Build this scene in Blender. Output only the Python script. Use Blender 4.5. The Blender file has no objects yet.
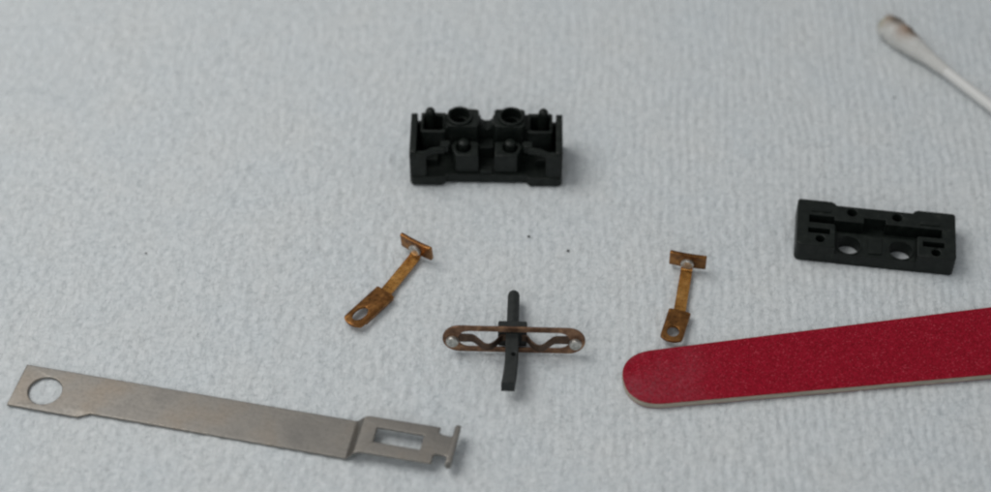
import bpy, bmesh, math, random
import numpy as np
from mathutils import Vector, Matrix

R = math.radians
MM = 0.001                      # everything below is written in millimetres, built in metres
sc = bpy.context.scene
C = sc.collection
random.seed(4)

# ------------------------------------------------------------------ camera
PITCH, DIST = 0.8464, 365.25
cam = bpy.data.cameras.new('camera')
cam.sensor_fit = 'HORIZONTAL'
cam.sensor_width = 36.0
cam.lens = 36.0 * 1900.4 / 991.0
cam.clip_start = 0.01
cam.clip_end = 20.0
cam.dof.use_dof = True
cam.dof.focus_distance = 0.352
cam.dof.aperture_fstop = 9.0
cam_o = bpy.data.objects.new('camera', cam)
C.objects.link(cam_o)
cam_o.location = (0, -DIST * math.cos(PITCH) * MM, DIST * math.sin(PITCH) * MM)
cam_o.rotation_euler = (math.pi / 2 - PITCH, 0, 0)
sc.camera = cam_o

# ------------------------------------------------------------------ light: dim room + one broad lamp at the left
w = bpy.data.worlds.new('World')
sc.world = w
w.use_nodes = True
bg = w.node_tree.nodes['Background']
bg.inputs['Color'].default_value = (0.95, 0.975, 1.0, 1)
bg.inputs['Strength'].default_value = 0.265

ld = bpy.data.lights.new('room_lamp', 'AREA')
ld.shape = 'RECTANGLE'
ld.size, ld.size_y = 0.34, 0.30
ld.energy = 1.47
ld.color = (1.0, 0.99, 0.97)
lo = bpy.data.objects.new('room_lamp', ld)
C.objects.link(lo)
lo.location = (-0.26, 0.07, 0.47)
lo.rotation_euler = (Vector((-0.01, 0, 0)) - lo.location).to_track_quat('-Z', 'Y').to_euler()

# a second, weaker and wider lamp on the camera's side of the table
l2 = bpy.data.lights.new('far_lamp', 'AREA')
l2.shape = 'RECTANGLE'
l2.size, l2.size_y = 0.7, 0.4
l2.energy = 1.15
l2.color = (0.95, 0.98, 1.0)
l2o = bpy.data.objects.new('far_lamp', l2)
C.objects.link(l2o)
l2o.location = (-0.15, -0.75, 0.60)
l2o.rotation_euler = (-l2o.location).to_track_quat('-Z', 'Y').to_euler()

sc.view_settings.view_transform = 'Standard'
sc.view_settings.look = 'None'
sc.view_settings.gamma = 1.0
sc.view_settings.exposure = 0.0
sc.render.filter_size = 2.3
sc.cycles.filter_width = 2.3


# ------------------------------------------------------------------ materials
def mat(name, col, rough=0.5, metal=0.0, spec=0.5):
    m = bpy.data.materials.new(name)
    m.use_nodes = True
    b = m.node_tree.nodes['Principled BSDF']
    b.inputs['Base Color'].default_value = (*col, 1)
    b.inputs['Roughness'].default_value = rough
    b.inputs['Metallic'].default_value = metal
    b.inputs['Specular IOR Level'].default_value = spec
    return m, m.node_tree, b


def N(t, kind, **kw):
    n = t.nodes.new(kind)
    for k, v in kw.items():
        if k in n.inputs:
            n.inputs[k].default_value = v
        else:
            setattr(n, k, v)
    return n


def noise(t, scale, detail=4, rough=0.55, vec=None):
    n = N(t, 'ShaderNodeTexNoise')
    n.inputs['Scale'].default_value = scale
    n.inputs['Detail'].default_value = detail
    n.inputs['Roughness'].default_value = rough
    if vec is not None:
        t.links.new(vec, n.inputs['Vector'])
    return n


def obj_coords(t, sx=1, sy=1, sz=1):
    c = N(t, 'ShaderNodeTexCoord')
    mp = N(t, 'ShaderNodeMapping')
    mp.inputs['Scale'].default_value = (sx, sy, sz)
    t.links.new(c.outputs['Object'], mp.inputs['Vector'])
    return mp.outputs['Vector']


def ramp(t, fac, stops):
    r = N(t, 'ShaderNodeValToRGB')
    e = r.color_ramp.elements
    while len(e) < len(stops):
        e.new(0.5)
    for q, (p, c) in zip(e, stops):
        q.position = p
        q.color = (*c, 1)
    t.links.new(fac, r.inputs['Fac'])
    return r.outputs['Color']


def mix(t, fac, a, b, mode='MIX'):
    m = N(t, 'ShaderNodeMix', data_type='RGBA', blend_type=mode)
    for sock, val in ((m.inputs['Factor'], fac), (m.inputs['A'], a), (m.inputs['B'], b)):
        pass
    ins = {i.identifier: i for i in m.inputs}
    for idn, val in (('Factor_Float', fac), ('A_Color', a), ('B_Color', b)):
        if isinstance(val, (int, float)):
            ins[idn].default_value = val
        elif isinstance(val, tuple):
            ins[idn].default_value = (*val, 1)
        else:
            t.links.new(val, ins[idn])
    return [o for o in m.outputs if o.identifier == 'Result_Color'][0]


def bump(t, b, h, dist, strength=1.0):
    n = N(t, 'ShaderNodeBump')
    n.inputs['Distance'].default_value = dist
    n.inputs['Strength'].default_value = strength
    t.links.new(h, n.inputs['Height'])
    t.links.new(n.outputs['Normal'], b.inputs['Normal'])


# cloth
M_CLOTH, t, b = mat('cotton_cloth', (0.6, 0.63, 0.64), 0.95, 0, 0.15)
v = obj_coords(t)
n1 = noise(t, 55, 3, 0.6, v)
n2 = noise(t, 900, 3, 0.6, v)
c1 = ramp(t, n1.outputs['Fac'], [(0.3, (0.669, 0.704, 0.722)), (0.7, (0.697, 0.717, 0.720))])
c2 = ramp(t, n2.outputs['Fac'], [(0.32, (0.90, 0.915, 0.915)), (0.62, (1.0, 1.0, 1.0))])
t.links.new(mix(t, 1.0, c1, c2, 'MULTIPLY'), b.inputs['Base Color'])
b.inputs['Sheen Weight'].default_value = 0.15
b.inputs['Sheen Roughness'].default_value = 0.6
n3 = noise(t, 3200, 4, 0.7, v)
bump(t, b, n3.outputs['Fac'], 0.00015, 0.6)

# black moulded plastic
M_BLACK, t, b = mat('black_moulded_plastic', (0.006, 0.0085, 0.007), 0.42, 0, 0.25)
v = obj_coords(t)
n1 = noise(t, 700, 4, 0.6, v)
t.links.new(ramp(t, n1.outputs['Fac'], [(0.35, (0.0042, 0.0068, 0.0054)), (0.62, (0.010, 0.0135, 0.0112)), (0.80, (0.030, 0.034, 0.028))]), b.inputs['Base Color'])
n2 = noise(t, 2500, 3, 0.6, v)
t.links.new(ramp(t, n2.outputs['Fac'], [(0.3, (0.34,) * 3), (0.7, (0.56,) * 3)]), b.inputs['Roughness'])
bump(t, b, n2.outputs['Fac'], 0.00006, 0.5)

# grey-black plastic of the plunger
M_PLUNGER, t, b = mat('charcoal_plastic', (0.018, 0.021, 0.020), 0.55, 0, 0.3)
v = obj_coords(t)
n1 = noise(t, 900, 4, 0.6, v)
t.links.new(ramp(t, n1.outputs['Fac'], [(0.3, (0.014, 0.017, 0.016)), (0.7, (0.026, 0.029, 0.028))]), b.inputs['Base Color'])
bump(t, b, n1.outputs['Fac'], 0.00008, 0.5)


# tarnished copper alloy
def copper(name, lo_, mid, hi_, rough):
    m, t, b = mat(name, mid, rough, 0.85, 0.5)
    v = obj_coords(t)
    n1 = noise(t, 420, 5, 0.65, v)
    t.links.new(ramp(t, n1.outputs['Fac'], [(0.28, lo_), (0.5, mid), (0.75, hi_)]), b.inputs['Base Color'])
    n2 = noise(t, 1600, 3, 0.6, v)
    t.links.new(ramp(t, n2.outputs['Fac'], [(0.3, (rough - 0.1,) * 3), (0.7, (rough + 0.12,) * 3)]), b.inputs['Roughness'])
    bump(t, b, n2.outputs['Fac'], 0.00005, 0.5)
    return m


M_COPPER = copper('tarnished_copper', (0.085, 0.036, 0.012), (0.25, 0.110, 0.032), (0.52, 0.25, 0.075), 0.34)
M_COPPER_ARM = copper('bright_copper', (0.20, 0.088, 0.022), (0.52, 0.245, 0.060), (0.78, 0.42, 0.13), 0.30)
M_BRONZE = copper('brown_bronze', (0.10, 0.055, 0.034), (0.24, 0.132, 0.080), (0.50, 0.30, 0.17), 0.36)
M_BRONZE_DARK = copper('dark_bronze', (0.055, 0.036, 0.026), (0.10, 0.064, 0.045), (0.17, 0.108, 0.07), 0.5)

M_SILVER, t, b = mat('dull_silver', (0.55, 0.54, 0.50), 0.36, 0.7)
v = obj_coords(t)
n1 = noise(t, 1500, 4, 0.6, v)
t.links.new(ramp(t, n1.outputs['Fac'], [(0.3, (0.26, 0.26, 0.235)), (0.65, (0.66, 0.65, 0.61))]), b.inputs['Base Color'])
bump(t, b, n1.outputs['Fac'], 0.00008, 0.6)

# nickel-plated steel
M_STEEL, t, b = mat('nickel_steel', (0.4, 0.37, 0.34), 0.45, 1.0)
v = obj_coords(t)
n1 = noise(t, 90, 4, 0.6, v)
vb = obj_coords(t, 110, 5200, 400)
n2 = noise(t, 1.0, 4, 0.65, vb)
n3 = noise(t, 1300, 4, 0.7, v)
c1 = ramp(t, n1.outputs['Fac'], [(0.28, (0.225, 0.214, 0.198)), (0.5, (0.275, 0.258, 0.234)), (0.72, (0.285, 0.248, 0.208))])
c2 = ramp(t, n3.outputs['Fac'], [(0.30, (0.84, 0.84, 0.84)), (0.55, (1, 1, 1))])
c3 = ramp(t, n2.outputs['Fac'], [(0.3, (0.88, 0.88, 0.88)), (0.65, (1, 1, 1))])
t.links.new(mix(t, 1.0, mix(t, 1.0, c1, c2, 'MULTIPLY'), c3, 'MULTIPLY'), b.inputs['Base Color'])
t.links.new(ramp(t, n3.outputs['Fac'], [(0.3, (0.50,) * 3), (0.7, (0.36,) * 3)]), b.inputs['Roughness'])
bump(t, b, n3.outputs['Fac'], 0.00005, 0.4)

# emery board
M_EMERY, t, b = mat('red_abrasive_grit', (0.26, 0.008, 0.02), 0.75, 0, 0.12)
v = obj_coords(t)
vo = N(t, 'ShaderNodeTexVoronoi')
vo.inputs['Scale'].default_value = 4400
t.links.new(v, vo.inputs['Vector'])
sep = N(t, 'ShaderNodeSeparateColor')
t.links.new(vo.outputs['Color'], sep.inputs['Color'])
grit = ramp(t, sep.outputs['Red'], [(0.0, (0.25, 0.0045, 0.014)), (0.5, (0.38, 0.0075, 0.025)), (0.9, (0.44, 0.011, 0.034)), (0.985, (0.50, 0.050, 0.075))])
n1 = noise(t, 120, 5, 0.62, v)
n2 = noise(t, 1500, 3, 0.6, v)
# pale filing dust worn onto the rounded end
gm = N(t, 'ShaderNodeSeparateXYZ')
t.links.new(obj_coords(t), gm.inputs['Vector'])
mr = N(t, 'ShaderNodeMapRange')
mr.inputs['From Min'].default_value = 0.022
mr.inputs['From Max'].default_value = 0.0
t.links.new(gm.outputs['X'], mr.inputs['Value'])
mu = N(t, 'ShaderNodeMath', operation='MULTIPLY')
t.links.new(mr.outputs['Result'], mu.inputs[0])
t.links.new(ramp(t, n1.outputs['Fac'], [(0.40, (0.05,) * 3), (0.70, (0.60,) * 3)]), mu.inputs[1])
m2 = N(t, 'ShaderNodeMath', operation='MULTIPLY')
t.links.new(mu.outputs[0], m2.inputs[0])
t.links.new(ramp(t, n2.outputs['Fac'], [(0.35, (0.2,) * 3), (0.65, (1.0,) * 3)]), m2.inputs[1])
t.links.new(mix(t, m2.outputs[0], grit, (0.40, 0.14, 0.17)), b.inputs['Base Color'])
ng = noise(t, 3800, 4, 0.7, v)
bump(t, b, ng.outputs['Fac'], 0.0004, 1.0)

M_CORE, t, b = mat('grey_pressed_card', (0.34, 0.31, 0.26), 0.9, 0, 0.2)
v = obj_coords(t, 400, 400, 2500)
n1 = noise(t, 1.0, 4, 0.6, v)
t.links.new(ramp(t, n1.outputs['Fac'], [(0.3, (0.33, 0.305, 0.25)), (0.7, (0.50, 0.45, 0.365))]), b.inputs['Base Color'])

# swab
M_STICK, t, b = mat('white_plastic_stick', (0.68, 0.68, 0.66), 0.45, 0, 0.5)
M_COTTON, t, b = mat('used_cotton', (0.7, 0.7, 0.66), 0.95, 0, 0.1)
b.inputs['Sheen Weight'].default_value = 0.2
v = obj_coords(t)
n1 = noise(t, 330, 4, 0.6, v)
n2 = noise(t, 2500, 3, 0.6, v)
sx = N(t, 'ShaderNodeSeparateXYZ')
t.links.new(v, sx.inputs['Vector'])


def gauss3(t, v, c, s):
    sub = N(t, 'ShaderNodeVectorMath', operation='SUBTRACT')
    sub.inputs[1].default_value = [q * MM for q in c]
    t.links.new(v, sub.inputs[0])
    ln = N(t, 'ShaderNodeVectorMath', operation='LENGTH')
    t.links.new(sub.outputs['Vector'], ln.inputs[0])
    r = N(t, 'ShaderNodeMapRange', interpolation_type='SMOOTHSTEP')
    r.inputs['From Min'].default_value = s * MM
    r.inputs['From Max'].default_value = 0.15 * s * MM
    t.links.new(ln.outputs['Value'], r.inputs['Value'])
    m = N(t, 'ShaderNodeMath', operation='MULTIPLY')
    t.links.new(r.outputs['Result'], m.inputs[0])
    t.links.new(ramp(t, n1.outputs['Fac'], [(0.25, (0.3,) * 3), (0.5, (1.0,) * 3)]), m.inputs[1])
    return m.outputs[0]


col = ramp(t, n2.outputs['Fac'], [(0.3, (0.58, 0.58, 0.55)), (0.7, (0.70, 0.695, 0.67))])
col = mix(t, gauss3(t, v, (1.0, 0.6, 1.8), 3.8), col, (0.36, 0.26, 0.19))
col = mix(t, gauss3(t, v, (6.0, 0.8, 2.0), 4.0), col, (0.40, 0.29, 0.22))
col = mix(t, gauss3(t, v, (3.0, 1.5, 2.3), 3.0), col, (0.055, 0.035, 0.014))
col = mix(t, gauss3(t, v, (7.0, 1.7, 1.7), 2.8), col, (0.06, 0.038, 0.016))
col = mix(t, gauss3(t, v, (0.6, -1.0, 1.2), 2.2), col, (0.42, 0.40, 0.30))
t.links.new(col, b.inputs['Base Color'])
bump(t, b, n2.outputs['Fac'], 0.0004, 0.8)

M_SPECK, t, b = mat('dark_lint', (0.09, 0.095, 0.095), 0.9)


# ------------------------------------------------------------------ builders
def tag(o, label=None, cat=None, group=None, kind=None):
    for k, val in (('label', label), ('category', cat), ('group', group), ('kind', kind)):
        if val:
            o[k] = val
    return o


def thing(name, loc, rot=(0, 0, 0), label=None, cat=None, group=None):
    o = bpy.data.objects.new(name, None)
    o.empty_display_size = 0.005
    C.objects.link(o)
    o.location = Vector(loc) * MM
    o.rotation_euler = rot
    return tag(o, label, cat, group)


def link(name, bm, m, parent=None, bevel=0.0, seg=2, angle=35, loc=None, rot=None, flat=True):
    for q in bm.verts:
        q.co *= MM
    bmesh.ops.recalc_face_normals(bm, faces=bm.faces[:])
    me = bpy.data.meshes.new(name)
    bm.to_mesh(me)
    bm.free()
    me.shade_smooth()
    me.set_sharp_from_angle(angle=R(angle))
    me.materials.append(m)
    o = bpy.data.objects.new(name, me)
    C.objects.link(o)
    o.parent = parent
    if loc is not None:
        o.location = Vector(loc) * MM
    if rot is not None:
        o.rotation_euler = rot
    if bevel:
        md = o.modifiers.new('edge', 'BEVEL')
        md.width = bevel * MM
        md.segments = seg
        md.limit_method = 'ANGLE'
        md.angle_limit = R(30)
        md.use_clamp_overlap = True
    if flat:
        wn = o.modifiers.new('flat_faces', 'WEIGHTED_NORMAL')
        wn.keep_sharp = True
        wn.weight = 100
    return o


def box(bm, x0, x1, y0, y1, z0, z1):
    vs = [bm.verts.new(p) for p in ((x0, y0, z0), (x1, y0, z0), (x1, y1, z0), (x0, y1, z0),
                                    (x0, y0, z1), (x1, y0, z1), (x1, y1, z1), (x0, y1, z1))]
    for f in ((3, 2, 1, 0), (4, 5, 6, 7), (0, 1, 5, 4), (1, 2, 6, 5), (2, 3, 7, 6), (3, 0, 4, 7)):
        bm.faces.new([vs[i] for i in f])


def prism(outer, holes, z0, z1, bev=0.0, res=1):
    """Solid plate from a 2-D outline with cut-outs and softly rounded rims."""
    cu = bpy.data.curves.new('tmp', 'CURVE')
    cu.dimensions = '2D'
    cu.fill_mode = 'BOTH'
    for ring in [outer] + list(holes):
        s = cu.splines.new('POLY')
        s.points.add(len(ring) - 1)
        for p, (x, y) in zip(s.points, ring):
            p.co = (x, y, 0, 1)
        s.use_cyclic_u = True
    cu.extrude = (z1 - z0) / 2 - bev
    cu.bevel_depth = bev
    cu.bevel_resolution = res
    cu.offset = -bev
    o = bpy.data.objects.new('tmp', cu)
    C.objects.link(o)
    dg = bpy.context.evaluated_depsgraph_get()
    me = o.evaluated_get(dg).to_mesh()
    bm = bmesh.new()
    bm.from_mesh(me)
    o.evaluated_get(dg).to_mesh_clear()
    bpy.data.objects.remove(o)
    bpy.data.curves.remove(cu)
    bmesh.ops.remove_doubles(bm, verts=bm.verts[:], dist=1e-4)
    bmesh.ops.translate(bm, verts=bm.verts[:], vec=(0, 0, (z0 + z1) / 2))
    return bm


def arc(cx, cy, r, a0, a1, n, ry=None):
    ry = ry or r
    return [(cx + r * math.cos(R(a0 + (a1 - a0) * i / n)), cy + ry * math.sin(R(a0 + (a1 - a0) * i / n))) for i in range(n + 1)]


def circ(cx, cy, r, n=28, ry=None):
    return arc(cx, cy, r, 0, 360, n, ry)[:-1]


def rrect(x0, x1, y0, y1, r, n=4):
    return (arc(x1 - r, y1 - r, r, 0, 90, n) + arc(x0 + r, y1 - r, r, 90, 180, n) +
            arc(x0 + r, y0 + r, r, 180, 270, n) + arc(x1 - r, y0 + r, r, 270, 360, n))


def rect(x0, x1, y0, y1):
    return [(x0, y0), (x1, y0), (x1, y1), (x0, y1)]


def cut(bm, axis, values):
    no = [0, 0, 0]
    no[axis] = 1
    for q in values:
        p = [0, 0, 0]
        p[axis] = q
        bmesh.ops.bisect_plane(bm, geom=bm.verts[:] + bm.edges[:] + bm.faces[:], plane_co=p, plane_no=no)


def deform(bm, fn):
    for q in bm.verts:
        q.co = Vector(fn(*q.co))


def lathe(profile, n=24, axis='Z'):
    """profile: (radius, height) pairs; closed where the radius is 0."""
    bm = bmesh.new()
    rings = []
    for r, h in profile:
        if r <= 1e-6:
            ps = [(0, 0, h)]
        else:
            ps = [(r * math.cos(2 * math.pi * i / n), r * math.sin(2 * math.pi * i / n), h) for i in range(n)]
        if axis == 'X':
            ps = [(z, x, y) for x, y, z in ps]
        if axis == 'Y':
            ps = [(y, z, x) for x, y, z in ps]
        rings.append([bm.verts.new(p) for p in ps])
    for a, c in zip(rings, rings[1:]):
        for i in range(n):
            j = (i + 1) % n
            if len(a) == 1 and len(c) == 1:
                continue
            if len(a) == 1:
                bm.faces.new((a[0], c[i], c[j]))
            elif len(c) == 1:
                bm.faces.new((a[i], a[j], c[0]))
            else:
                bm.faces.new((a[i], a[j], c[j], c[i]))
    for ring, rev in ((rings[0], True), (rings[-1], False)):
        if len(ring) > 1:
            bm.faces.new(ring[::-1] if rev else ring)
    return bm


def merge(bm, other):
    me = bpy.data.meshes.new('tmp')
    other.to_mesh(me)
    other.free()
    bm.from_mesh(me)
    bpy.data.meshes.remove(me)
    return bm


def ribbon(path, width, thick):
    """Bent sheet: path of (x, z) points, `width` across y."""
    bm = bmesh.new()
    n = len(path)
    rows = []
    for i, (x, z) in enumerate(path):
        a = path[max(i - 1, 0)]
        c = path[min(i + 1, n - 1)]
        tx, tz = c[0] - a[0], c[1] - a[1]
        l = math.hypot(tx, tz)
        nx, nz = -tz / l, tx / l
        wv = width(i / (n - 1)) if callable(width) else width
        h = thick / 2
        rows.append([bm.verts.new(p) for p in ((x + nx * h, -wv / 2, z + nz * h), (x + nx * h, wv / 2, z + nz * h),
                                               (x - nx * h, wv / 2, z - nz * h), (x - nx * h, -wv / 2, z - nz * h))])
    for a, c in zip(rows, rows[1:]):
        for k in range(4):
            j = (k + 1) % 4
            bm.faces.new((a[k], a[j], c[j], c[k]))
    bm.faces.new(rows[0][::-1])
    bm.faces.new(rows[-1])
    return bm


def smooth_path(pts, n=8):
    """Catmull-Rom through the points."""
    P = [pts[0]] + list(pts) + [pts[-1]]
    out = []
    for i in range(1, len(P) - 2):
        p0, p1, p2, p3 = (np.array(P[i + k], float) for k in (-1, 0, 1, 2))
        for s in range(n):
            u = s / n
            out.append(tuple(0.5 * ((2 * p1) + (-p0 + p2) * u + (2 * p0 - 5 * p1 + 4 * p2 - p3) * u * u + (-p0 + 3 * p1 - 3 * p2 + p3) * u ** 3)))
    out.append(tuple(pts[-1]))
    return out


# ------------------------------------------------------------------ the cloth everything lies on
def build_cloth():
    rng = np.random.default_rng(11)
    step = 0.28
    NX, NY = 1024, 768                      # periodic relief tile, 287 x 215 mm
    kx = np.fft.fftfreq(NX, step)[None, :]
    ky = np.fft.fftfreq(NY, step)[:, None]

    def field(lx, ly, ang=0.0, hp=None):
        c, s = math.cos(ang), math.sin(ang)
        u, q = kx * c + ky * s, -kx * s + ky * c
        f = np.exp(-2 * (np.pi ** 2) * ((u * lx) ** 2 + (q * ly) ** 2))
        if hp:
            f *= 1 - np.exp(-2 * (np.pi ** 2) * ((u * hp) ** 2 + (q * hp) ** 2))
        z = np.fft.ifft2(np.fft.fft2(rng.standard_normal((NY, NX))) * f).real
        return z / z.std()

    X, Y = np.meshgrid(np.arange(NX) * step - 143.4, np.arange(NY) * step - 100)
    big = field(16, 16)
    m1 = field(9, 9)
    warp = field(2.2, 5.0)
    warp2 = field(7, 12)
    # knitted ribs running away from the camera, clearer towards the right and the top
    ribmask = 1 / (1 + np.exp(-((X + 0.55 * Y) / 28 - 0.15 + 0.5 * m1)))
    ph = 2 * np.pi * (X - 0.05 * Y + 0.28 * warp + 0.45 * warp2) / 1.78
    rib = np.cos(ph) * (0.55 + 0.45 * np.clip(field(1.5, 3.0) * 0.6 + 0.6, 0, 1.4))
    nub = field(0.36, 0.66, -0.12, 1.6)
    nub2 = field(0.50, 0.95, -0.5, 2.2)
    fine = field(0.21, 0.36, 0.0, 0.9)
    z = (0.058 * rib * (0.12 + 0.88 * ribmask) + (0.050 - 0.010 * ribmask) * nub
         + (0.040 - 0.022 * ribmask) * nub2 - 0.026 * np.abs(fine) + 0.13 * big)
    z -= 0.05

    def axis(lo_, hi_, out0, out1):
        mid = np.arange(lo_, hi_, step)
        a = np.arange(lo_ - 2, out0, -2.0)[::-1]
        c = np.arange(hi_ + 2, out1, 2.0)
        return np.concatenate([a, mid, c])

    xs, ys = axis(-118, 118, -260, 260), axis(-64, 82, -220, 240)
    ix = np.round((xs + 143.4) / step).astype(int) % NX
    iy = np.round((ys + 100) / step).astype(int) % NY
    Z = z[np.ix_(iy, ix)]
    nx, ny = len(xs), len(ys)
    co = np.empty((ny, nx, 3), np.float32)
    co[..., 0] = xs[None, :]
    co[..., 1] = ys[:, None]
    co[..., 2] = Z
    co *= MM
    idx = np.arange(nx * ny, dtype=np.int32).reshape(ny, nx)
    quads = np.stack([idx[:-1, :-1], idx[:-1, 1:], idx[1:, 1:], idx[1:, :-1]], -1).reshape(-1, 4)
    me = bpy.data.meshes.new('cloth')
    me.vertices.add(nx * ny)
    me.vertices.foreach_set('co', co.ravel())
    me.loops.add(quads.size)
    me.loops.foreach_set('vertex_index', quads.ravel())
    me.polygons.add(len(quads))
    me.polygons.foreach_set('loop_start', np.arange(0, quads.size, 4, dtype=np.int32))
    me.update(calc_edges=True)
    me.shade_smooth()
    me.materials.append(M_CLOTH)
    o = bpy.data.objects.new('cloth', me)
    C.objects.link(o)
    tag(o, 'pale grey-white ribbed cotton cloth lying under all the parts', 'cloth', kind='structure')

    # loose fibres of the nap: thin curved ribbons lying on the relief
    n = 150000
    fx = rng.uniform(-116, 116, n)
    fy = rng.uniform(-62, 80, n)
    ang = np.where(rng.random(n) < 0.45, rng.normal(math.pi / 2, 0.45, n), rng.uniform(0, math.pi * 2, n))
    ln = rng.uniform(0.5, 1.7, n) * np.where(rng.random(n) < 0.04, 1.9, 1.0)
    bend = rng.normal(0, 0.9, n)
    lift = rng.uniform(0.0, 0.09, n)
    wd = rng.uniform(0.010, 0.022, n)
    pts = []
    px, py = fx.copy(), fy.copy()
    K = 4
    for k in range(K):
        q = k / (K - 1)
        a = ang + bend * (q - 0.5)
        if k:
            px = px + np.cos(a) * ln / (K - 1)
            py = py + np.sin(a) * ln / (K - 1)
        jx = np.clip(np.round((px + 143.4) / step).astype(int), 0, NX - 1)
        jy = np.clip(np.round((py + 100) / step).astype(int), 0, NY - 1)
        pz = z[jy, jx] + 0.02 + lift * math.sin(math.pi * (0.12 + 0.76 * q)) * 0.9
        ox, oy = -np.sin(a) * wd, np.cos(a) * wd
        pts.append(np.stack([px - ox, py - oy, pz], -1))
        pts.append(np.stack([px + ox, py + oy, pz + 0.015], -1))
    co = (np.stack(pts, 1).reshape(-1, 3) * MM).astype(np.float32)
    base = (np.arange(n, dtype=np.int32) * (2 * K))[:, None, None]
    pat = np.array([[2 * k, 2 * k + 1, 2 * k + 3, 2 * k + 2] for k in range(K - 1)], np.int32)[None]
    quads = (base + pat).reshape(-1, 4)
    me = bpy.data.meshes.new('nap_fibres')
    me.vertices.add(len(co))
    me.vertices.foreach_set('co', co.ravel())
    me.loops.add(quads.size)
    me.loops.foreach_set('vertex_index', quads.ravel())
    me.polygons.add(len(quads))
    me.polygons.foreach_set('loop_start', np.arange(0, quads.size, 4, dtype=np.int32))
    me.update(calc_edges=True)
    me.materials.append(M_CLOTH)
    f = bpy.data.objects.new('nap_fibres', me)
    C.objects.link(f)
    f.parent = o
    tag(f, kind='stuff')
    return o


build_cloth()


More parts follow.
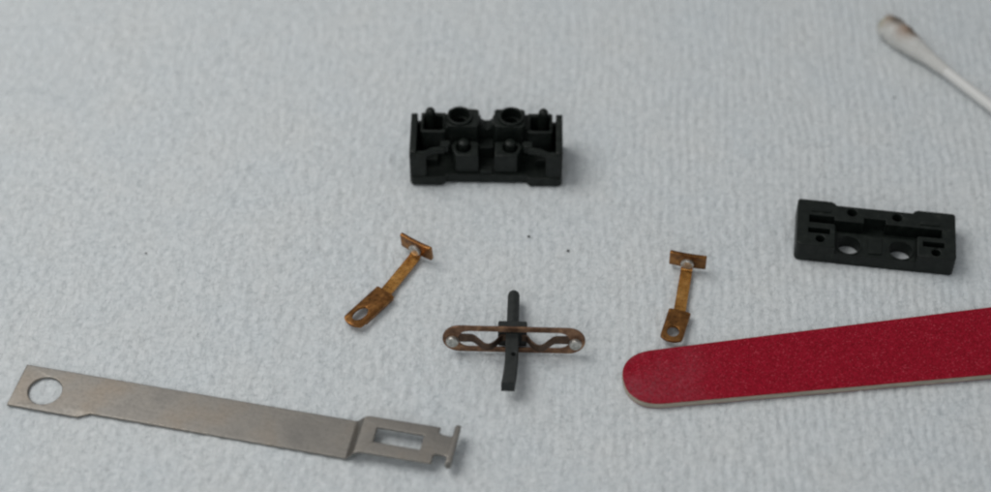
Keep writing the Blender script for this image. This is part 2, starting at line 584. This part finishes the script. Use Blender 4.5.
# ------------------------------------------------------------------ black switch housing
def build_housing():
    T = thing('switch_housing', (-1.87, 15.68, 0.05), (0, 0, -0.0164),
              'tall black plastic switch housing with open cavity, pegs and round sockets', 'switch housing')
    # floor slab with two stepped-out feet at the front corners
    fl = [(-15, 0.7), (-14.6, 0.1), (-14.2, 0), (-8.9, 0), (-8.3, 0.25), (-7.8, 0.9), (7.8, 0.9), (8.3, 0.25), (8.9, 0), (14.2, 0), (14.6, 0.1), (15, 0.7),
          (15, 11.4), (-15, 11.4)]
    bm = prism(fl, [], 0, 2.3, 0.25)
    link('base', bm, M_BLACK, T)
    for s in (-1, 1):
        # end wall: tall plate with rounded upper rear corner
        pr = [(0.35, 2.2), (11.2, 2.2), (11.2, 8.6), (10.9, 9.3), (10.2, 9.55), (1.2, 9.0), (0.6, 8.8), (0.35, 8.2)]
        bm = prism(pr, [], 13.65, 14.95, 0.18)
        deform(bm, lambda x, y, z: (s * z, x, y))
        link('end_wall', bm, M_BLACK, T)
        # front corner post, and a thin sloping rim bridging the side opening
        pr = [(-14, 0.3), (-12.1, 0.3), (-11.7, 0.6), (-11.8, 1.5), (-14, 1.5)]
        bm = prism(pr if s < 0 else [(-x, y) for x, y in pr], [], 2.2, 8.3, 0.12)
        link('corner_wall', bm, M_BLACK, T)
        pr = [(-14, 0.5), (-12.0, 0.6), (-10.6, 1.8), (-8.2, 2.3), (-8.2, 3.3), (-10.8, 2.8), (-12.3, 1.6), (-14, 1.5)]
        bm = prism(pr if s < 0 else [(-x, y) for x, y in pr], [], 7.3, 8.45, 0.12)
        deform(bm, lambda x, y, z: (x, y, z - 0.5 * max(0, min(1, (y - 0.7) / 1.6))))
        link('side_rim', bm, M_BLACK, T)
        # rear well: square pocket with a low front lip
        x0, x1 = (-13.0, -8.0) if s < 0 else (8.0, 13.0)
        bm = prism(rrect(x0, x1, 6.2, 11.25, 0.5), [rrect(x0 + 0.6, x1 - 0.6, 6.9, 10.4, 0.5)], 2.2, 9.3, 0.2, 2)
        deform(bm, lambda x, y, z: (x, y, z - (0.45 if z > 5 and y < 7.2 else 0.0)))
        link('rear_pocket', bm, M_BLACK, T)
        # locating peg in the well
        xp = 11.15 * s
        link('peg', lathe([(1.0, 2), (1.0, 10.2), (0.93, 10.75), (0.7, 11.1), (0.35, 11.25), (0, 11.28)], 20), M_BLACK, T, loc=(xp, 10.15, 0))
        # boss with a round socket
        xb0, xb1 = (-7.65, -1.55) if s < 0 else (1.45, 7.55)
        xc = -5.3 if s < 0 else 4.85
        bm = prism(rrect(xb0, xb1, 6.35, 11.3, 0.7, 6), [circ(xc, 8.85, 2.1, 28)], 2.2, 10.35, 0.22, 2)
        boss = link('socket_boss', bm, M_BLACK, T)
        bm = prism(circ(xc, 8.85, 2.5, 36), [circ(xc, 8.85, 2.02, 36)], 5.0, 10.95, 0.15, 2)
        link('socket_rim', bm, M_BLACK, boss)
        bm = prism(circ(xc, 8.85, 2.06, 32), [circ(xc, 8.85, 1.5, 32)], 2.3, 8.8, 0.1)
        link('socket_seat', bm, M_BLACK, boss)
        # link wall between boss and pocket at the rear
        bm = bmesh.new()
        xa, xd = (-8.1, -7.6) if s < 0 else (7.5, 8.1)
        box(bm, xa, xd, 7.2, 11.2, 2.2, 9.0)
        link('web', bm, M_BLACK, T, 0.1)
        # front post: chamfered block carrying a short pin
        px = [(-6.6, 4.9), (-7.1, 4.2), (-5.9, 1.5), (-1.55, 1.5), (-1.55, 5.2), (-2.2, 5.6), (-6.2, 5.6)]
        bm = prism(px if s < 0 else [(-x + 0.1, y) for x, y in px], [circ(-4.45 if s < 0 else 4.7, 3.95, 1.45, 20)], 2.2, 7.1, 0.28, 2)
        post = link('front_post', bm, M_BLACK, T)
        link('pin', lathe([(1.1, 2.2), (1.1, 7.6), (1.0, 8.0), (0.65, 8.25), (0, 8.3)], 18), M_BLACK, post, loc=(-4.45 if s < 0 else 4.7, 4.4, 0))
        # side stop beside the post
        sx = [(-9.0, 3.0), (-7.5, 3.0), (-7.0, 4.0), (-7.4, 4.7), (-9.0, 4.5)]
        bm = prism(sx if s < 0 else [(-x, y) for x, y in sx], [], 6.4, 8.1, 0.12)
        link('side_stop', bm, M_BLACK, T)
        # inner floor step towards the end
        bm = bmesh.new()
        xa, xd = (-13.6, -9.6) if s < 0 else (9.6, 13.6)
        box(bm, xa, xd, 3.4, 5.9, 2.2, 4.1)
        link('floor_step', bm, M_BLACK, T, 0.12)
    # rear wall below the notches
    bm = bmesh.new()
    box(bm, -13.8, -12.95, 10.2, 11.2, 2.2, 7.0)
    link('rear_sill', bm, M_BLACK, T, 0.1)
    bm = bmesh.new()
    box(bm, 12.95, 13.8, 10.2, 11.2, 2.2, 7.0)
    link('rear_sill', bm, M_BLACK, T, 0.1)
    # half-round cradle between the two sockets
    cr = [(-1.55, 2.2), (1.45, 2.2), (1.45, 8.8)] + arc(-0.05, 8.5, 1.2, 10, -190, 12) + [(-1.55, 8.8)]
    bm = prism(cr, [], 8.6, 11.2, 0.1)
    deform(bm, lambda x, y, z: (x, z, y))
    link('cradle', bm, M_BLACK, T)
    # low step on the cavity floor between the posts
    bm = bmesh.new()
    box(bm, -1.2, 1.2, 1.2, 2.6, 2.2, 3.2)
    link('floor_step', bm, M_BLACK, T, 0.12)
    bm = bmesh.new()
    box(bm, -1.45, 1.35, 5.6, 8.4, 2.2, 5.2)
    link('cavity_step', bm, M_BLACK, T, 0.12)
    return T


build_housing()


# ------------------------------------------------------------------ black switch cover
def build_cover():
    T = thing('switch_cover', (71.68, -5.62, 0.05), (0, 0, -0.1397),
              'flat black plastic switch cover with slots and two through holes', 'switch cover')
    bk = [(15, 11.4), (14.6, 11.8), (7.9, 11.8), (7.3, 11.5), (6.9, 10.95), (-7.5, 10.95), (-8.0, 11.5), (-8.5, 11.8), (-14.6, 11.8), (-15, 11.4)]
    out = arc(14.3, 0.7, 0.7, -90, 0, 4) + bk + arc(-14.3, 0.7, 0.7, 180, 270, 4)
    h1, h2 = (-4.9, 2.5), (4.9, 2.5)
    floor = [(-14.5, 0.4), (-7.5, 0.4), (-7.5, 5.3), (7.5, 5.3), (7.5, 0.4), (14.5, 0.4), (14.5, 10.6), (-14.5, 10.6)]
    bm = prism(floor, [], 0.05, 1.7, 0.1)
    link('floor_plate', bm, M_BLACK, T)
    # upper layer: raised rim with slots, a long channel and pits
    chan = [(-12.7, 7.9), (-12.7, 6.0), (-8.0, 6.0), (-8.0, 5.6), (-7.7, 5.3), (7.7, 5.3), (8.0, 5.1), (12.4, 5.1), (12.4, 7.3), (1.8, 7.3), (1.8, 8.4), (-2.3, 8.4), (-2.3, 7.0), (-7.9, 7.0), (-7.9, 7.9)]
    pits = [rect(-12.8, -8.7, 3.3, 4.6), circ(-10.5, 1.9, 0.85, 18), rect(8.8, 12.8, 2.7, 4.0), circ(11.2, 1.35, 0.85, 18),
            circ(-4.6, 9.45, 0.95, 18), circ(4.0, 9.3, 0.95, 18)]
    chan = [(-12.7, 7.9), (-12.7, 6.0), (-8.0, 6.0), (-7.7, 5.7), (-7.7, -0.02), (7.7, -0.02), (7.7, 4.8), (8.0, 5.1), (12.4, 5.1), (12.4, 7.3), (1.8, 7.3), (1.8, 8.4), (-2.3, 8.4), (-2.3, 7.0), (-7.9, 7.0), (-7.9, 7.9)]
    ring = arc(14.3, 0.7, 0.7, -90, 0, 4) + bk + arc(-14.3, 0.7, 0.7, 180, 270, 4)
    # the channel opens through the front edge between the two ends
    k = chan.index((-7.7, -0.02))
    open_chan = [(7.7, 0.0)] + [p for p in (chan[k + 2:] + chan[:k])] + [(-7.7, 0.0)]
    # walk: front-left end -> up the channel's left flank ... -> front-right end -> round the outside
    rim_outline = arc(-13.9, 1.1, 1.1, 180, 270, 5) + [(-7.7, 0.0)] + open_chan[::-1][1:-1] + [(7.7, 0.0)] + arc(14.2, 0.8, 0.8, -90, 0, 5) + bk
    bm = prism(rim_outline, pits, 0.0, 4.75, 0.26, 2)
    rim = link('rim', bm, M_BLACK, T)
    for x0, x1, y0 in ((-12.4, -8.6, 8.7), (8.2, 12.0, 8.0)):
        bm = prism(rrect(x0, x1, y0, y0 + 0.9, 0.25), [], 4.6, 5.0, 0.12)
        link('lip', bm, M_BLACK, rim)
    # middle land around the through holes, with raised collars
    bm = prism(rect(-7.68, 7.68, 0.02, 5.6), [circ(*h1, 2.25, 32), circ(*h2, 2.25, 32)], 0.02, 2.93, 0.12)
    land = link('land', bm, M_BLACK, T)
    bm = prism(rrect(-1.3, 1.3, 0.8, 5.0, 0.3), [], 2.9, 3.2, 0.1)
    link('centre_pad', bm, M_BLACK, land)
    for h in (h1, h2):
        bm = prism(circ(*h, 2.5, 36), [circ(*h, 2.2, 36)], 2.85, 3.1, 0.08)
        link('hole_collar', bm, M_BLACK, land)
    return T


build_cover()


# ------------------------------------------------------------------ copper terminals
def build_terminal(loc, rotz, label, tab_len, tab_turn, near_lift, plate_turn, hole, arm_len):
    T = thing('copper_terminal', loc, (0, 0, rotz), label, 'switch contact', 'copper contact terminals')
    # arm runs along +x from the tab to the upright contact plate
    al = arm_len
    path = smooth_path([(-0.6, 1.15), (2.0, 0.95), (6.0, 0.85), (al - 1.0, 0.8), (al - 0.25, 1.0), (al, 1.7), (al + 0.05, 2.9)], 5)
    link('arm', ribbon(path, lambda q: 2.25 - 0.1 * q, 0.5), M_COPPER_ARM, T, 0.08)
    # tab: sheet with a hole, its long edges folded down
    hw = 2.1
    out = [(0.35, -hw), (0.35, hw), (-tab_len + 1.6, hw)] + arc(-tab_len + 1.3, 0, 1.3, 90, 270, 12, hw)[1:-1] + [(-tab_len + 1.6, -hw)]
    hx, hr, hy = hole
    bm = prism(out, [circ(-tab_len + hx, 0.0, hr, 24, hy)], 1.15, 1.75, 0.12)
    cut(bm, 0, [-tab_len * 0.25, -tab_len * 0.5, -tab_len * 0.75])
    cut(bm, 1, [-hw + 0.55, hw - 0.55])

    def f(x, y, z):
        e = max(0.0, abs(y) - (hw - 0.55)) / 0.55
        return (x, y, z - 0.28 * e * e + near_lift * max(0, -x / tab_len) ** 1.5)
    deform(bm, f)
    tab = link('tab', bm, M_COPPER, T, rot=(0, 0, tab_turn))
    for s in (-1, 1):
        pr = [(0.25, 0.55), (0.25, 1.35), (-tab_len + 2.0, 1.35 + near_lift * 0.6), (-tab_len + 2.4, 0.55 + near_lift * 0.6)]
        bm = prism(pr, [], hw - 0.42, hw - 0.02, 0.08)
        deform(bm, lambda x, y, z: (x, s * z, y))
        link('folded_edge', bm, M_COPPER, tab)
    # upright contact plate across the end of the arm, silver rivet on its face
    bm = prism(rrect(-3.5, 3.5, 0, 3.7, 0.25), [], -0.38, 0.38, 0.14)
    cut(bm, 0, [-2.2, -1.1, 0, 1.1, 2.2])
    deform(bm, lambda x, y, z: (z + 0.035 * max(0, abs(x) - 0.8) ** 1.5, -x, y + 0.03 * x * math.sin(y)))
    pl = link('contact_plate', bm, M_COPPER, T, loc=(al + 0.5, 0, 1.2), rot=(0, R(-6), plate_turn))
    bm = lathe([(1.25, 0), (1.25, 0.45), (1.12, 0.62), (0.7, 0.7), (0, 0.72)], 20)
    deform(bm, lambda x, y, z: (-z - 0.25, x, y))
    link('contact_rivet', bm, M_SILVER, pl, loc=(-0.1, 0.0, 1.45))
    return T


build_terminal((-20.8, -12.9, 0.0), R(60), 'copper terminal lying diagonally between the steel strip and the tall black housing',
               9.9, R(-8.5), 0.1, R(-3), (3.1, 1.85, 1.05), 11.2)
build_terminal((34.1, -17.7, 0.0), R(79), 'copper terminal standing nearly straight above the red emery board tip',
               7.6, R(-6), 0.4, R(-1), (2.5, 1.3, 1.1), 11.3)


# ------------------------------------------------------------------ plunger with its bronze contact bridge
def build_plunger():
    T = thing('contact_plunger', (3.05, -25.7, 0.1), (0, 0, R(-1.8)),
              'charcoal plunger through a long bronze contact loop with silver tips', 'switch plunger')
    zc = 3.3
    pitch = R(-4)
    # round upper stem with rounded tip
    bm = lathe([(1.12, 3.0), (1.12, 11.0), (1.0, 11.5), (0.7, 11.85), (0.3, 11.95), (0, 11.97)], 20, 'Y')
    link('stem', bm, M_PLUNGER, T, loc=(0.0, 0, zc), rot=(pitch, 0, 0), angle=50)
    # collar behind the loop
    bm = bmesh.new()
    box(bm, -2.65, 2.65, 0.35, 3.1, -2.3, 1.7)
    link('collar', bm, M_PLUNGER, T, 0.25, loc=(0, 0, zc), rot=(pitch, 0, 0))
    # square lower stem, slightly bent towards its end
    bm = prism([(-1.2, 0.5), (1.2, 0.5), (1.2, -11.0), (-1.2, -11.0)], [circ(0.35, -4.6, 0.38, 12, 0.45)], -1.25, 1.25, 0.22)
    cut(bm, 1, [-1.5, -3.5, -5, -6, -7, -8, -9])

    def f(x, y, z):
        k = max(0.0, -y - 5.2)
        return (x - 0.012 * k * k - 0.02 * k, y, z - 0.018 * k * k)
    deform(bm, f)
    link('lower_stem', bm, M_PLUNGER, T, loc=(0, 0, zc), rot=(pitch, 0, 0))
    # bronze loop standing on edge: x along, local y becomes height
    L, H, rail = 13.0, 3.12, 1.12
    outer = arc(L - H, 0, H, -90, 90, 20) + arc(-(L - H), 0, H, 90, 270, 20)
    hi = H - rail
    inner = arc(8.2, 0, 2.0, -90, 90, 10, hi) + arc(-8.2, 0, 2.0, 90, 270, 10, hi)
    bm = prism(outer, [inner], -0.22, 0.22, 0.09)
    deform(bm, lambda x, y, z: (x, z, y))
    loop = link('contact_loop', bm, M_BRONZE, T, loc=(0.3, -0.15, zc + 0.2), rot=(R(-7), 0, 0))
    for s in (-1, 1):
        # spring tongue from the loop end to the plunger, bowed towards the front
        pts = [(-10.4, 0.0), (-8.6, 0.0), (-7.4, 0.1), (-6.4, 1.0), (-5.3, 2.1), (-4.3, 2.2), (-3.3, 1.3), (-2.3, -0.2), (-1.4, -0.3)]
        bm = ribbon(smooth_path(pts, 5), lambda q: 1.9 - 0.5 * q, 0.35)
        deform(bm, lambda x, y, z: (-s * x, -z, y + 0.15))
        link('spring_tongue', bm, M_BRONZE_DARK, loop, 0.07)
        bm = lathe([(1.18, 0), (1.18, 0.4), (1.08, 0.7), (0.75, 0.9), (0, 0.98)], 24)
        deform(bm, lambda x, y, z: (x, -z - 0.15, y))
        link('contact_rivet', bm, M_SILVER, loop, loc=(s * 11.2, 0, -0.45))
    return T


build_plunger()


# ------------------------------------------------------------------ steel strip
def build_strip():
    A = (-85.14, -29.25)
    T = thing('steel_strip', (A[0], A[1], 0.02), (0, 0, R(-11.82)),
              'long thin nickel steel strip with round hole and rectangular window', 'metal strip')
    z0, z1 = 0.1, 0.68
    # flat body with hole and stepped lower edge
    out = [(-0.3, -9.3), (13.0, -9.35), (15.0, -8.2), (61.9, -8.25), (61.9, 0), (0, 0)]
    bm = prism(out, [circ(5.35, -5.0, 3.02, 48)], z0, z1, 0.2, 3)
    link('strip_body', bm, M_STEEL, T)
    # raised frame joined by a crank, with window, neck
    rise = 1.75

    def zf(u):
        q = max(0.0, min(1.0, (u - 61.7) / 2.0))
        return rise * q * q * (3 - 2 * q)
    out = [(61.6, -8.2), (63.4, -8.0), (64.4, -7.55), (77.1, -7.4), (77.1, -5.75), (77.6, -5.3), (79.2, -5.3), (79.5, -5.7), (79.5, -7.2), (80.15, -7.2), (80.15, 1.2), (79.5, 1.2), (79.5, -0.9), (79.2, -1.15),
           (77.5, -1.0), (77.1, -0.7), (77.1, 0.45), (64.2, 0.3), (63.2, -0.05), (61.6, -0.05)]
    bm = prism(out, [rrect(66.2, 74.6, -4.95, -1.85, 0.2, 3)], z0, z1, 0.2, 3)
    cut(bm, 0, [61.7 + 0.2 * i for i in range(11)])
    deform(bm, lambda x, y, z: (x, y, z + zf(x)))
    link('window_frame', bm, M_STEEL, T)
    # turned-up cross bar at the tip
    pr = rrect(-7.2, 1.0, 1.1, 3.3, 0.35)
    bm = prism(pr, [], 79.6, 80.5, 0.15)
    deform(bm, lambda x, y, z: (z + 0.12 * (y - 1.6), x, y))
    link('end_flange', bm, M_STEEL, T)
    return T


build_strip()


# ------------------------------------------------------------------ emery board
def build_board():
    base = Vector((22.74, -31.9))
    ang = math.atan2(0.133, 1)
    T = thing('emery_board', (base.x, base.y, 0.08), (0, 0, ang),
              'long red emery board with rounded tip reaching out of the picture', 'emery board')

    def loc(x, y):
        d = Vector((x, y)) - base
        c, s = math.cos(ang), math.sin(ang)
        return (c * d.x + s * d.y, -s * d.x + c * d.y)
    t0, t1 = loc(29.3, -26.45), loc(92.1, -16.4)
    b0, b1 = loc(29.0, -38.85), loc(89.4, -32.25)
    Lx = 150.0
    ktop = (t1[1] - t0[1]) / (t1[0] - t0[0])
    kbot = (b1[1] - b0[1]) / (b1[0] - b0[0])
    top = lambda x: t0[1] + ktop * (x - t0[0])
    bot = lambda x: b0[1] + kbot * (x - b0[0])
    # superellipse tip between x = 0 and 8
    out = []
    n = 22
    a = 7.0
    mid = (top(a) + bot(a)) / 2
    for i in range(n + 1):
        th = R(90 + 180 * i / n)
        cx, sy = math.cos(th), math.sin(th)
        x = a - a * abs(cx) ** 0.86
        h = (top(a) - mid) if sy > 0 else (mid - bot(a))
        out.append((x, mid + math.copysign(abs(sy) ** 0.86, sy) * h))
    nb = 10
    a2 = Lx - 9
    end = []
    mid2 = (top(a2) + bot(a2)) / 2
    h2 = (top(a2) - bot(a2)) / 2
    for i in range(nb * 2 + 1):
        th = R(-90 + 180 * i / (nb * 2))
        end.append((a2 + 9 * math.cos(th), mid2 + h2 * math.sin(th)))
    ring = out + end

    def grow(r, d):
        c = [(x, y) for x, y in r]
        res = []
        for i in range(len(c)):
            p, q, s = Vector(c[i - 1]), Vector(c[i]), Vector(c[(i + 1) % len(c)])
            tg = (s - p).normalized()
            res.append((q.x + tg.y * d, q.y - tg.x * d))
        return res
    link('core', prism(ring, [], 0.12, 1.22, 0.08), M_CORE, T)
    link('abrasive_sheet', prism(grow(ring, -0.05), [], 1.215, 1.42, 0.05), M_EMERY, T)
    link('abrasive_sheet', prism(grow(ring, -0.05), [], 0.0, 0.125, 0.03), M_EMERY, T)
    return T


build_board()


# ------------------------------------------------------------------ cotton swab
def build_swab():
    d = Vector((100.93 - 82.71, 35.22 - 60.04)).normalized()
    start = Vector((82.3, 60.8))
    T = thing('cotton_swab', (start.x, start.y, 2.75), (0, 0, math.atan2(d.y, d.x)),
              'white cotton swab with a stained brownish tip reaching out of the picture', 'cotton swab')
    prof = [(0, 0), (1.3, 0.08), (2.05, 0.4), (2.45, 1.0), (2.62, 2.0), (2.7, 3.4), (2.7, 4.6), (2.6, 6.0), (2.4, 7.6), (2.15, 9.4), (1.85, 11.2), (1.6, 13.0), (1.42, 14.6), (1.28, 16.6), (1.17, 18.6)]
    fine = []
    for (r0, h0), (r1, h1) in zip(prof, prof[1:]):
        for k in range(4):
            q = k / 4
            fine.append((r0 + (r1 - r0) * q, h0 + (h1 - h0) * q))
    fine.append(prof[-1])
    from mathutils import noise as mn

    def head(flip):
        bm = lathe(fine, 40, 'X')

        def f(x, y, z):
            p = Vector((x, y, z))
            k = min(1.0, x / 1.5) * 0.30 * max(0.08, 1 - x / 15)
            nz = mn.noise(p * 0.6) * 1.2 + mn.noise(p * 1.7) * 0.6 + mn.noise(p * 4.0) * 0.25
            r = Vector((0, y, z))
            l = r.length
            if l > 1e-4:
                p += r / l * nz * k
            return p
        deform(bm, f)
        if flip:
            deform(bm, lambda x, y, z: (76 - x, y, z))
        return bm
    link('cotton_tip', head(False), M_COTTON, T, angle=80, flat=False)
    link('cotton_tip', head(True), M_COTTON, T, angle=80, flat=False)
    rr = random.Random(7)
    bm = bmesh.new()
    for k in range(1100):                       # stray cotton fibres standing off the tip
        u = rr.uniform(0.0, 1.0) ** 1.5 * 13
        th = rr.uniform(0, 2 * math.pi)
        i = min(range(len(prof)), key=lambda j: abs(prof[j][1] - u))
        r = max(0.3, prof[i][0] - 0.05)
        p = Vector((u, r * math.cos(th), r * math.sin(th)))
        out = Vector((-0.25 if u < 1 else 0.0, math.cos(th), math.sin(th)))
        d1 = (out * rr.uniform(0.05, 0.5) + Vector((rr.uniform(-1, 1), rr.uniform(-0.6, 0.6), rr.uniform(-0.6, 0.6)))).normalized()
        d2 = (d1 + Vector((rr.uniform(-1, 1), rr.uniform(-1, 1), rr.uniform(-1, 1))) * 0.8).normalized()
        l = rr.uniform(0.4, 1.1)
        wv = d1.cross(out).normalized() * 0.03
        q1, q2 = p + d1 * l * 0.5 + out * 0.08, p + d1 * l * 0.5 + d2 * l * 0.5
        vs = [bm.verts.new(c) for c in (p - wv, p + wv, q1 + wv, q1 - wv, q2)]
        bm.faces.new((vs[0], vs[1], vs[2], vs[3]))
        bm.faces.new((vs[3], vs[2], vs[4]))
    tag(link('stray_fibres', bm, M_COTTON, T, flat=False), kind='stuff')
    link('stick', lathe([(0, 3), (1.12, 3), (1.12, 73), (0, 73)], 24, 'X'), M_STICK, T)
    return T


build_swab()


# ------------------------------------------------------------------ dark specks of lint
def speck(x, y, r, label, ang=0.0):
    bm = bmesh.new()
    bmesh.ops.create_icosphere(bm, subdivisions=2, radius=r)
    for q in bm.verts:
        q.co *= random.uniform(0.75, 1.2)
    deform(bm, lambda a, c, e: (a * 1.35, c, e * 0.55 + 0.22))
    o = link('lint_speck', bm, M_SPECK, None, loc=(x, y, 0.0), rot=(0, 0, ang))
    tag(o, label, 'lint speck', 'dark lint specks on the cloth')


speck(6.4, 2.3, 0.24, 'tiny dark lint speck on the cloth just below the tall black housing')
speck(13.9, -1.4, 0.25, 'tiny dark lint speck on bare cloth midway between the two copper terminals', 0.5)
speck(-66.9, -2.0, 0.16, 'tiny dark lint speck alone on bare cloth above the steel strip')
speck(82.3, 40.8, 0.17, 'tiny dark lint speck on the cloth below the cotton swab tip')
